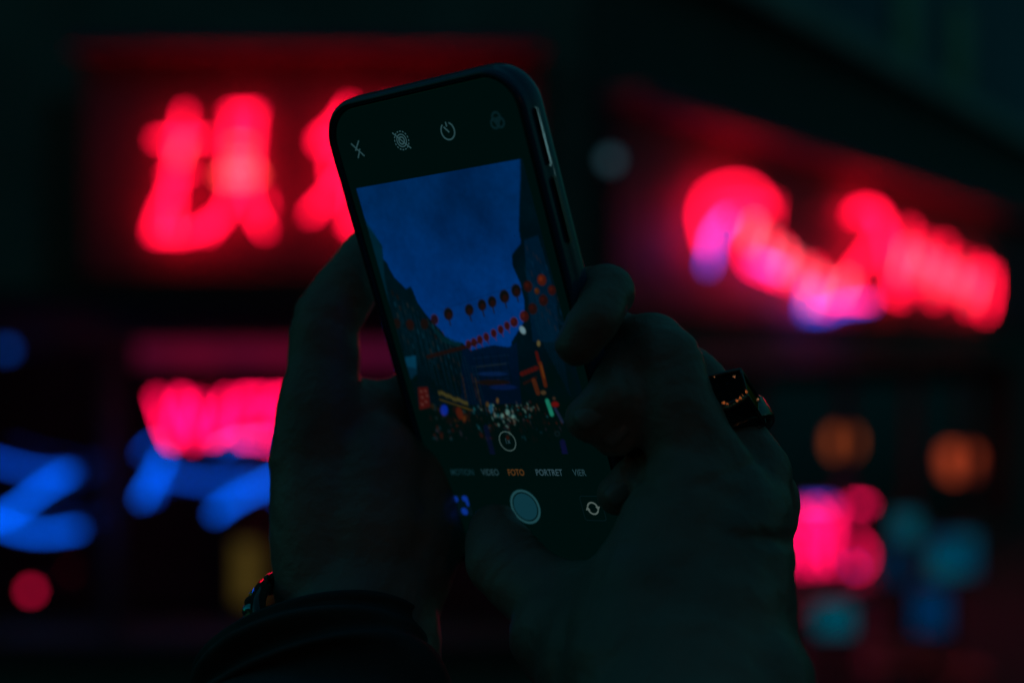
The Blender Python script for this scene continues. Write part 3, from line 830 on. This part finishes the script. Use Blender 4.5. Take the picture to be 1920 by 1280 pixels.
q.add([Vector((x, y, -0.36))*MMU for x, y in ((25.5, YS-.6), (27.1, YS-.6), (26.3, YS+.7))], [(0, 1, 2)])
q.add([Vector((x, y, -0.36))*MMU for x, y in ((23.5, YS+.6), (21.9, YS+.6), (22.7, YS-.7))], [(0, 1, 2)]); pmesh('flip_symbol', q, uimat('ui_flip', (74, 88, 84)))
q = MB(); bx = rrect(3.7, 3.7, .9, 4)
ribbon(q, [(24.5+x, YS+y) for x, y in bx], .18, closed=True); pmesh('flip_outline', q, uimat('ui_vdim', (6, 22, 26)))
# thumbnail
q = MB(); q.add([Vector((x, y, -0.36))*MMU for x, y in ((-27.6, YS-3.3), (-21.4, YS-3.3), (-21.4, YS+3.3), (-27.6, YS+3.3))], [(0, 1, 2, 3)]); thm = pmesh('thumbnail', q, uimat('thumb_dark', (2, 16, 22)))
q = MB()
for x, y, rx, ry in ((-26.5, YS-2.0, .9, 1.0), (-22.8, YS-2.2, 1.2, 1.0), (-22.3, YS-.9, .6, 1.3), (-24.4, YS+2.0, 1.3, 1.2)):
    cc = [(x+rx*math.cos(a), y+ry*math.sin(a)) for a in np.linspace(0, 2*math.pi, 12, endpoint=False)]
    q.add([Vector((a, b_, -0.39))*MMU for a, b_ in cc], [tuple(range(12))])
pmesh('thumbnail_picture', q, uimat('thumb_blue', (8, 44, 130)), thm)
def text(s, x, y, h, m, sx=0.82, name=None, z=-0.37):
    cu = bpy.data.curves.new('t', 'FONT'); cu.body = s; cu.align_x = 'CENTER'; cu.align_y = 'CENTER'; cu.size = h * 1.4 * MMU; cu.offset = 0.03 * MMU
    cu.resolution_u = 3
    ob = bpy.data.objects.new('t', cu); COL.objects.link(ob)
    bpy.context.view_layer.update()
    me_ = bpy.data.meshes.new_from_object(ob.evaluated_get(bpy.context.evaluated_depsgraph_get()))
    bpy.data.objects.remove(ob)
    for v in me_.vertices: v.co = Vector((v.co.x * sx + x*MMU, -v.co.y + y*MMU, z*MMU))
    me_.materials.clear()
    o_ = plink(name or 'lettering', me_, m); return o_
YM = 41.2
text('MOTION', -20.9, YM, 2.0, M_ui2); text('VIDEO', -9.9, YM, 2.0, M_uit); text('FOTO', 0.0, YM, 2.0, M_or)
text('PORTRET', 12.2, YM, 2.0, uimat('ui_text_bright', (44, 68, 76))); text('VIER', 23.0, YM, 2.0, M_uit)
text('1x', 0.0, 31.4, 1.7, M_uit)

# ------------------------------------------------------------------ the person holding it
M_skin = mat('skin', (0.40, 0.27, 0.22), 0.42, noise=0.32, nscale=24, bump=0.6, bscale=420)
M_nail = mat('fingernail', (0.42, 0.30, 0.26), 0.3)
M_cloth = mat('jacket_cloth', (0.07, 0.08, 0.08), 0.85, noise=0.3, nscale=60, bump=0.5, bscale=500)
def Q(px, py, dmm): return P(px, py, dmm * MMU)
def capsule_chain(mb_, pts):
    """pts: (point, radius m); overlapping tapered segments with a ball at every joint"""
    for i, (p, r) in enumerate(pts):
        mb_.ball(p, r, nu=20, nv=12)
        if i + 1 < len(pts):
            p2, r2 = pts[i+1]
            mb_.tube([p, p2], [r, r2], 20, False)
def ch(mb_, lst): capsule_chain(mb_, [(Q(x, y, d), r * MMU) for x, y, d, r in lst])

body = MB()
# left hand: thumb along the left of the phone, its tip behind the case
ch(body, [(590, 880, 424, 13.5), (601, 770, 426, 13.0), (606, 690, 430, 11.2), (613, 605, 432, 10.9), (655, 530, 437, 9.8), (705, 462, 443, 8.6), (735, 420, 446, 6.5)])
ch(body, [(600, 900, 424, 15), (608, 1000, 420, 16), (615, 1100, 416, 16)])
ch(body, [(690, 880, 430, 18), (680, 1000, 424, 20), (660, 1120, 418, 19)])
ch(body, [(770, 900, 440, 16), (760, 1010, 432, 18), (720, 1130, 422, 17)])
ch(body, [(640, 790, 432, 12), (720, 780, 444, 12), (800, 760, 452, 11)])
# left fingers behind the phone, tips folded over its right edge
ch(body, [(730, 800, 446, 12), (830, 700, 446, 10), (960, 600, 428, 8.6), (1090, 554, 402, 8.0), (1138, 545, 386, 7.7), (1120, 596, 373, 6.7), (1080, 648, 373, 5.9)])
ch(body, [(750, 860, 448, 12), (870, 800, 446, 10), (1010, 740, 428, 9), (1130, 700, 404, 8.4), (1168, 700, 388, 8.2), (1144, 745, 376, 7.0), (1102, 784, 377, 6.2)])
ch(body, [(770, 920, 446, 12), (890, 890, 446, 10), (1040, 830, 430, 8.8), (1160, 775, 406, 8.2), (1196, 765, 391, 8.0), (1185, 775, 381, 7.4), (1152, 812, 381, 6.6)])
ch(body, [(770, 1000, 440, 12), (900, 980, 446, 9.5), (1060, 930, 430, 8.2), (1170, 890, 410, 7.6), (1204, 885, 396, 7.4), (1190, 900, 387, 6.8), (1160, 925, 387, 6.0)])
# left wrist and forearm
ch(body, [(668, 1120, 418, 21), (655, 1210, 410, 21.5), (650, 1320, 400, 24), (600, 1700, 360, 30), (500, 2400, 300, 38)])
ch(body, [(700, 1120, 420, 19), (700, 1220, 412, 20), (690, 1320, 404, 22)])
# right hand: index and middle finger bent behind the phone
ch(body, [(1352, 935, 378, 13), (1300, 850, 378, 12.2), (1262, 760, 380, 11.4), (1249, 690, 384, 11.4), (1222, 655, 394, 10.6), (1130, 650, 412, 9.2), (1040, 660, 428, 8)])
ch(body, [(1404, 900, 392, 12.5), (1360, 820, 397, 10.8), (1312, 742, 402, 10.6), (1280, 712, 404, 10.6), (1180, 648, 414, 9.5), (1080, 600, 428, 8.4)])
ch(body, [(1420, 940, 398, 12), (1400, 880, 408, 10), (1330, 800, 418, 9), (1220, 740, 430, 8.5), (1120, 720, 440, 8)])
ch(body, [(1420, 1000, 398, 11), (1400, 960, 414, 9), (1320, 900, 424, 8.4), (1220, 860, 434, 8)])
# right palm, thenar and thumb over the screen
ch(body, [(1352, 935, 378, 14), (1378, 985, 374, 15.0), (1384, 1100, 366, 15.2), (1376, 1260, 356, 16)])
ch(body, [(1406, 925, 390, 11.5), (1412, 960, 384, 11.0), (1408, 1050, 376, 12)])
ch(body, [(1300, 930, 374, 15), (1270, 1020, 368, 17), (1240, 1130, 362, 20), (1230, 1260, 356, 24)])
ch(body, [(1326, 1050, 370, 20), (1310, 1180, 362, 24), (1300, 1300, 355, 28)])
ch(body, [(927, 987, 413, 7.4), (931, 1020, 409, 9.6), (944, 1050, 404, 11.4), (985, 1092, 398, 11.2), (1050, 1132, 390, 11.8), (1130, 1150, 381, 15), (1230, 1130, 368, 20)])
ch(body, [(1060, 1190, 382, 15), (1150, 1240, 370, 21), (1230, 1280, 360, 26)])
ch(body, [(1240, 1200, 362, 25), (1280, 1300, 355, 29), (1290, 1420, 345, 31), (1330, 1800, 310, 34), (1420, 2500, 250, 42)])
ch(body, [(1350, 1180, 360, 18), (1370, 1300, 352, 22), (1360, 1420, 344, 25)])
# upper arms and shoulders, below and behind the camera
for sx, e in ((-1, Q(500, 2400, 300)), (1, Q(1420, 2500, 250))):
    capsule_chain(body, [(e, 0.040), (Vector((0.24 * sx, -0.05, CZ - 0.42)), 0.050), (Vector((0.2 * sx, -0.22, CZ - 0.26)), 0.062), (Vector((0, -0.24, CZ - 0.27)), 0.06)])
me = mesh('body', body.v, body.f)
tmp = bpy.data.objects.new('tmp', me); COL.objects.link(tmp)
rm = tmp.modifiers.new('r', 'REMESH'); rm.mode = 'VOXEL'; rm.voxel_size = 0.0014
sm = tmp.modifiers.new('s', 'SMOOTH'); sm.factor = 0.6; sm.iterations = 9
bpy.context.view_layer.update()
me2 = bpy.data.meshes.new_from_object(tmp.evaluated_get(bpy.context.evaluated_depsgraph_get()))
bpy.data.objects.remove(tmp)
me2.name = 'body'
# knuckle creases, wrinkles and soft swellings
n = len(me2.vertices); co = np.empty(n * 3, np.float32); me2.vertices.foreach_get('co', co); co = co.reshape(-1, 3).astype(float)
no = np.empty(n * 3, np.float32); me2.vertex_normals.foreach_get('vector', no); no = no.reshape(-1, 3)
def crease(c, ax, depth, sig, reach):
    global co
    c = np.array(c); ax = np.array(Vector(ax).normalized()); d = co - c
    t = d @ ax; rr = np.linalg.norm(d, axis=1)
    w = np.exp(-(t / sig) ** 2) * np.clip(1 - (rr / reach) ** 4, 0, 1)
    co = co - no * (w * depth)[:, None]
ax = Q(640, 540, 436) - Q(606, 660, 431)
for k, (x, y) in enumerate(((608, 610), (604, 625), (612, 597))):
    crease(Q(x, y, 431), ax, (0.0009, 0.0005, 0.0005)[k], 0.0011, 0.017)
ax = Q(1262, 760, 380) - Q(1300, 850, 378)
for c in (Q(1250, 700, 384), Q(1246, 682, 385)): crease(c, ax, 0.0006, 0.0010, 0.016)
crease(Q(1320, 905, 376), ax, 0.0008, 0.0014, 0.022)
ax = Q(944, 1050, 404) - Q(1010, 1110, 395)
for c in (Q(962, 1068, 402), Q(978, 1084, 400), Q(952, 1054, 403)): crease(c, ax, 0.00055, 0.0009, 0.015)
crease(Q(1215, 905, 370), Vector((.5, 0, .8)), 0.0012, 0.0016, 0.016)
ax = Vector((0.1, 0.1, 1))
for y in (1000, 1012): crease(Q(1440, y, 376), ax, 0.0011, 0.0016, 0.03)
from mathutils import noise as mn
near = np.where((co[:, 2] > CZ - 0.16) & (co[:, 1] > 0.2))[0]
for i in near:
    p = Vector(co[i]) * 70
    co[i] += no[i] * (mn.noise(p) * 0.0009 + mn.noise(p * 2.7) * 0.0004 + mn.noise(p * 8) * 0.00015)
me2.vertices.foreach_set('co', co.astype(np.float32).ravel()); me2.update()
me2.polygons.foreach_set('use_smooth', [True] * len(me2.polygons))
person = thing('person', 'person seen only by two bare hands holding up the phone, dark jacket sleeve', 'person', (0, -0.2, 0))
link('body', me2, M_skin, person)

def nail(c, nrm, up, w, l, label=None):
    nrm = Vector(nrm).normalized(); up = Vector(up); up = (up - nrm * up.dot(nrm)).normalized(); s = nrm.cross(up)
    vv, ff = [], []
    for i in range(7):
        for j in range(7):
            a = (i / 6 - .5) * 2; b_ = (j / 6 - .5) * 2
            ww = w * (1 - 0.12 * b_ * b_ * (1 if b_ > 0 else 1.3))
            vv.append(Vector(c) + s * (a * ww) + up * (b_ * l * (1 - 0.18 * a * a)) + nrm * (-0.35 * w * a * a * 1.2 - 0.0003 * b_ * b_))
    for i in range(6):
        for j in range(6): ff.append((i*7+j, (i+1)*7+j, (i+1)*7+j+1, i*7+j+1))
    me_ = mesh('fingernail', vv, ff, True)
    o_ = link('fingernail', me_, M_nail, person)
    md = o_.modifiers.new('thick', 'SOLIDIFY'); md.thickness = 0.0005
    return o_
cdir = Vector((0, -1, 0))
nail(Q(1104, 773, 370.9), Vector((-.25, -1, .35)), Q(1060, 800, 377) - Q(1125, 748, 376), 0.0034, 0.0042)
nail(Q(1150, 806, 374.6), Vector((-.2, -1, .3)), Q(1130, 830, 381) - Q(1170, 790, 381), 0.0032, 0.0040)
nail(Q(1158, 920, 381.2), Vector((-.2, -1, .3)), Q(1140, 945, 387) - Q(1178, 905, 387), 0.0029, 0.0037)

# jacket: sleeves with folds, shoulders
def sleeve(pts, seed, cuff_r):
    """pts: (point, radius); a hollow cuff at the first point, folds along the arm"""
    rnd = random.Random(seed)
    path = []; rad = []
    for i in range(len(pts) - 1):
        for k in range(14):
            t = k / 14; path.append(pts[i][0].lerp(pts[i+1][0], t)); rad.append(pts[i][1] * (1-t) + pts[i+1][1] * t)
    path.append(pts[-1][0]); rad.append(pts[-1][1])
    n_ = 48; vv, ff = [], []
    ph = [rnd.uniform(0, 6.28) for _ in range(6)]
    rows = [(path[0], cuff_r * 0.9, 0.012), (path[0], cuff_r * 0.9, 0), (path[0], cuff_r * 1.0, -0.003)] 
    t0 = (path[0] - path[1]).normalized()
    ring = [(path[0] - t0 * 0.02, cuff_r * .93), (path[0] + t0 * 0.0005, cuff_r * .95), (path[0] + t0 * 0.002, cuff_r), (path[0] - t0 * .0005, cuff_r * 1.04)] + [(path[i], rad[i]) for i in range(1, len(path))]
    for i, (p, r) in enumerate(ring):
        t = (path[min(max(i-3, 0) + 1, len(path)-1)] - path[max(i-4, 0)]).normalized()
        a = t.cross(Vector((0, 1, 0.2))).normalized(); b_ = t.cross(a)
        for k in range(n_):
            w = 2*math.pi*k/n_
            fold = 0 if i < 3 else 0.10 * math.sin(i * .85 + ph[0] + 1.3 * math.sin(w + ph[1])) * (0.6 + .4 * math.sin(w * 2 + ph[2])) + .04 * math.sin(w * 3 + i * .3 + ph[3])
            vv.append(p + (a*math.cos(w) + b_*math.sin(w)) * r * (1 + fold))
    for i in range(len(ring)-1):
        for k in range(n_): ff.append((i*n_+k, i*n_+(k+1) % n_, (i+1)*n_+(k+1) % n_, (i+1)*n_+k))
    ff.append(tuple((len(ring)-1)*n_ + k for k in range(n_)))
    o_ = link('sleeve', mesh('sleeve', vv, ff, True), M_cloth, person)
    ss = o_.modifiers.new('sub', 'SUBSURF'); ss.levels = 1; ss.render_levels = 1
    return o_
sleeve([(Q(575, 1225, 408), .034), (Q(600, 1330, 398), .037), (Q(590, 1700, 360), .044), (Q(500, 2400, 300), .052), (Vector((-0.24, -0.05, CZ - 0.42)), .064), (Vector((-0.2, -0.22, CZ - 0.26)), .078), (Vector((0, -0.24, CZ - 0.27)), .075)], 1, .033)
sleeve([(Q(1335, 1620, 326), .042), (Q(1330, 1800, 310), .046), (Q(1420, 2500, 250), .056), (Vector((0.24, -0.05, CZ - 0.42)), .064), (Vector((0.2, -0.22, CZ - 0.26)), .078), (Vector((0, -0.24, CZ - 0.27)), .075)], 2, .042)

# ------------------------------------------------------------------ ring and bracelet
M_ringm = mat('dark_silver', (0.18, 0.17, 0.17), 0.18, metal=1.0, bump=0.2, bscale=900)
M_gold = mat('gold', (0.90, 0.50, 0.30), 0.2, metal=1.0)
rc = Q(1366, 806, 398)
fa = (Q(1312, 742, 402) - Q(1404, 900, 392)).normalized()           # finger axis
out = (Q(1420, 760, 392) - Q(1360, 800, 396)); out = (out - fa * out.dot(fa)).normalized()
sd = fa.cross(out)
ring = thing('ring', 'wide dark metal ring with square face and gold beaded edge on the right hand', 'ring', tuple(rc))
vv, ff = [], []; nn = 48
prof = [(-.0036, .0116), (-.0038, .0125), (-.0030, .0130), (.0030, .0130), (.0038, .0125), (.0036, .0116)]
for k in range(nn):
    w = 2*math.pi*k/nn; dr = out*math.cos(w) + sd*math.sin(w)
    for a_, r_ in prof: vv.append(rc + fa*a_ + dr*r_)
for k in range(nn):
    for j in range(6): ff.append((k*6+j, k*6+(j+1) % 6, ((k+1) % nn)*6+(j+1) % 6, ((k+1) % nn)*6+j))
MB().add(vv, ff).build('band', M_ringm, ring, True)
fq = [(1318, 708, 381), (1388, 693, 383), (1401, 741, 381), (1338, 769, 379)]
bk = [(x + 34, y + 54, d + 9) for x, y, d in fq]
t3 = MB().add([Q(*p) for p in fq + bk], [(0, 1, 2, 3), (7, 6, 5, 4), (0, 4, 5, 1), (1, 5, 6, 2), (2, 6, 7, 3), (3, 7, 4, 0)])
t3.build('face', mat('ring_stone', (0.01, 0.013, 0.016), 0.10, coat=1.0), ring)
fr = MB()
for i_ in range(4):
    fr.tube([Q(*fq[i_]), Q(*fq[(i_+1) % 4])], .00055, 8); fr.tube([Q(*bk[i_]), Q(*bk[(i_+1) % 4])], .0005, 8); fr.tube([Q(*fq[i_]), Q(*bk[i_])], .0005, 8)
fr.build('face_edge', M_ringm, ring, True)
LAMP = Vector((2.4, -6.75, 2.6))
def glint_facet(c, rx, ry, m, parent, name='bead', lamp=LAMP):
    """an added glint: small cut bead turned so its table mirrors a lantern towards the viewer"""
    n_ = ((Vector((0, 0, CZ)) - c).normalized() + (lamp - c).normalized()).normalized()
    a = n_.cross(Vector((0, 0, 1))).normalized(); b_ = n_.cross(a)
    vv, ff = [], []
    for f_, z in ((0.55, -1.1), (1.15, -0.45), (1.0, 0.0)):
        for k in range(8):
            w = 2 * math.pi * (k + .5) / 8
            vv.append(c + (a * (rx * math.cos(w)) + b_ * (ry * math.sin(w))) * f_ + n_ * (z * rx))
    for q_ in range(2):
        for k in range(8): ff.append((q_*8+k, q_*8+(k+1) % 8, (q_+1)*8+(k+1) % 8, (q_+1)*8+k))
    ff.append(tuple(range(8))[::-1]); ff.append(tuple(range(16, 24)))
    return MB().add(vv, ff).build(name, m, parent)
M_white = mat('glint_white', (0.8, 0.8, 0.85), 0.2, metal=1.0)  # for the added white glints on the ring
for k in range(13):
    t_ = k / 12
    MB().ball(Q(1342 + 60 * t_, 768 - 27 * t_ + 6 * math.sin(t_ * math.pi), 379), (.00045, .0006, .0005)[k % 3], nu=10, nv=6).build('bead', M_gold, ring, True)
for x, y, r_, m_ in ((1377, 706, .00030, M_white), (1340, 707, .00018, M_white), (1399.5, 734, .00036, M_gold), (1393, 741, .00020, M_gold), (1388, 746, .00038, M_gold), (1382, 751, .00040, M_gold),
                     (1357, 755, .00042, M_gold), (1364, 757, .00030, M_gold), (1347, 765, .00034, M_gold), (1421, 748, .00028, M_white)):
    glint_facet(Q(x, y, 378.2), r_, r_ * 1.1, m_, ring)

wc = Q(618, 1200, 409); wa = Vector((0.62, -0.25, 0.74)).normalized()
brc = thing('bracelet', 'glossy black bracelet with added beads coloured as glints on the left wrist by the sleeve', 'bracelet', tuple(wc))
a_ = wa.cross(Vector((0, 1, 0))).normalized(); b_ = wa.cross(a_)
pts = [wc + a_*math.cos(w)*.0245 + b_*math.sin(w)*.0255 for w in np.linspace(0, 2*math.pi, 49)]
MB().tube(pts, .0022, 10, False).build('band', mat('band_gloss', (0.01, 0.01, 0.012), 0.08, coat=1.0), brc, True)
M_bo = mat('glint_orange', (0.95, 0.35, 0.12), 0.1, metal=1.0); M_bt = mat('glint_teal', (0.2, 0.8, 0.75), 0.1, metal=1.0)  # orange and teal put into added beads to imitate coloured glints
for k in range(36):
    w = 2*math.pi*k/36
    MB().ball(wc + a_*math.cos(w)*.0245 + b_*math.sin(w)*.0258 - wa*.0042, .0021, nu=12, nv=8).build('bead', (M_bo, M_cord, M_bt)[k % 3], brc, True)
glint_facet(Q(478, 1150, 398), .0007, .0011, M_bo, brc)
glint_facet(Q(489, 1161, 398), .0005, .0008, M_bt, brc)
glint_facet(Q(498, 1172, 398), .0003, .0007, M_bt, brc)
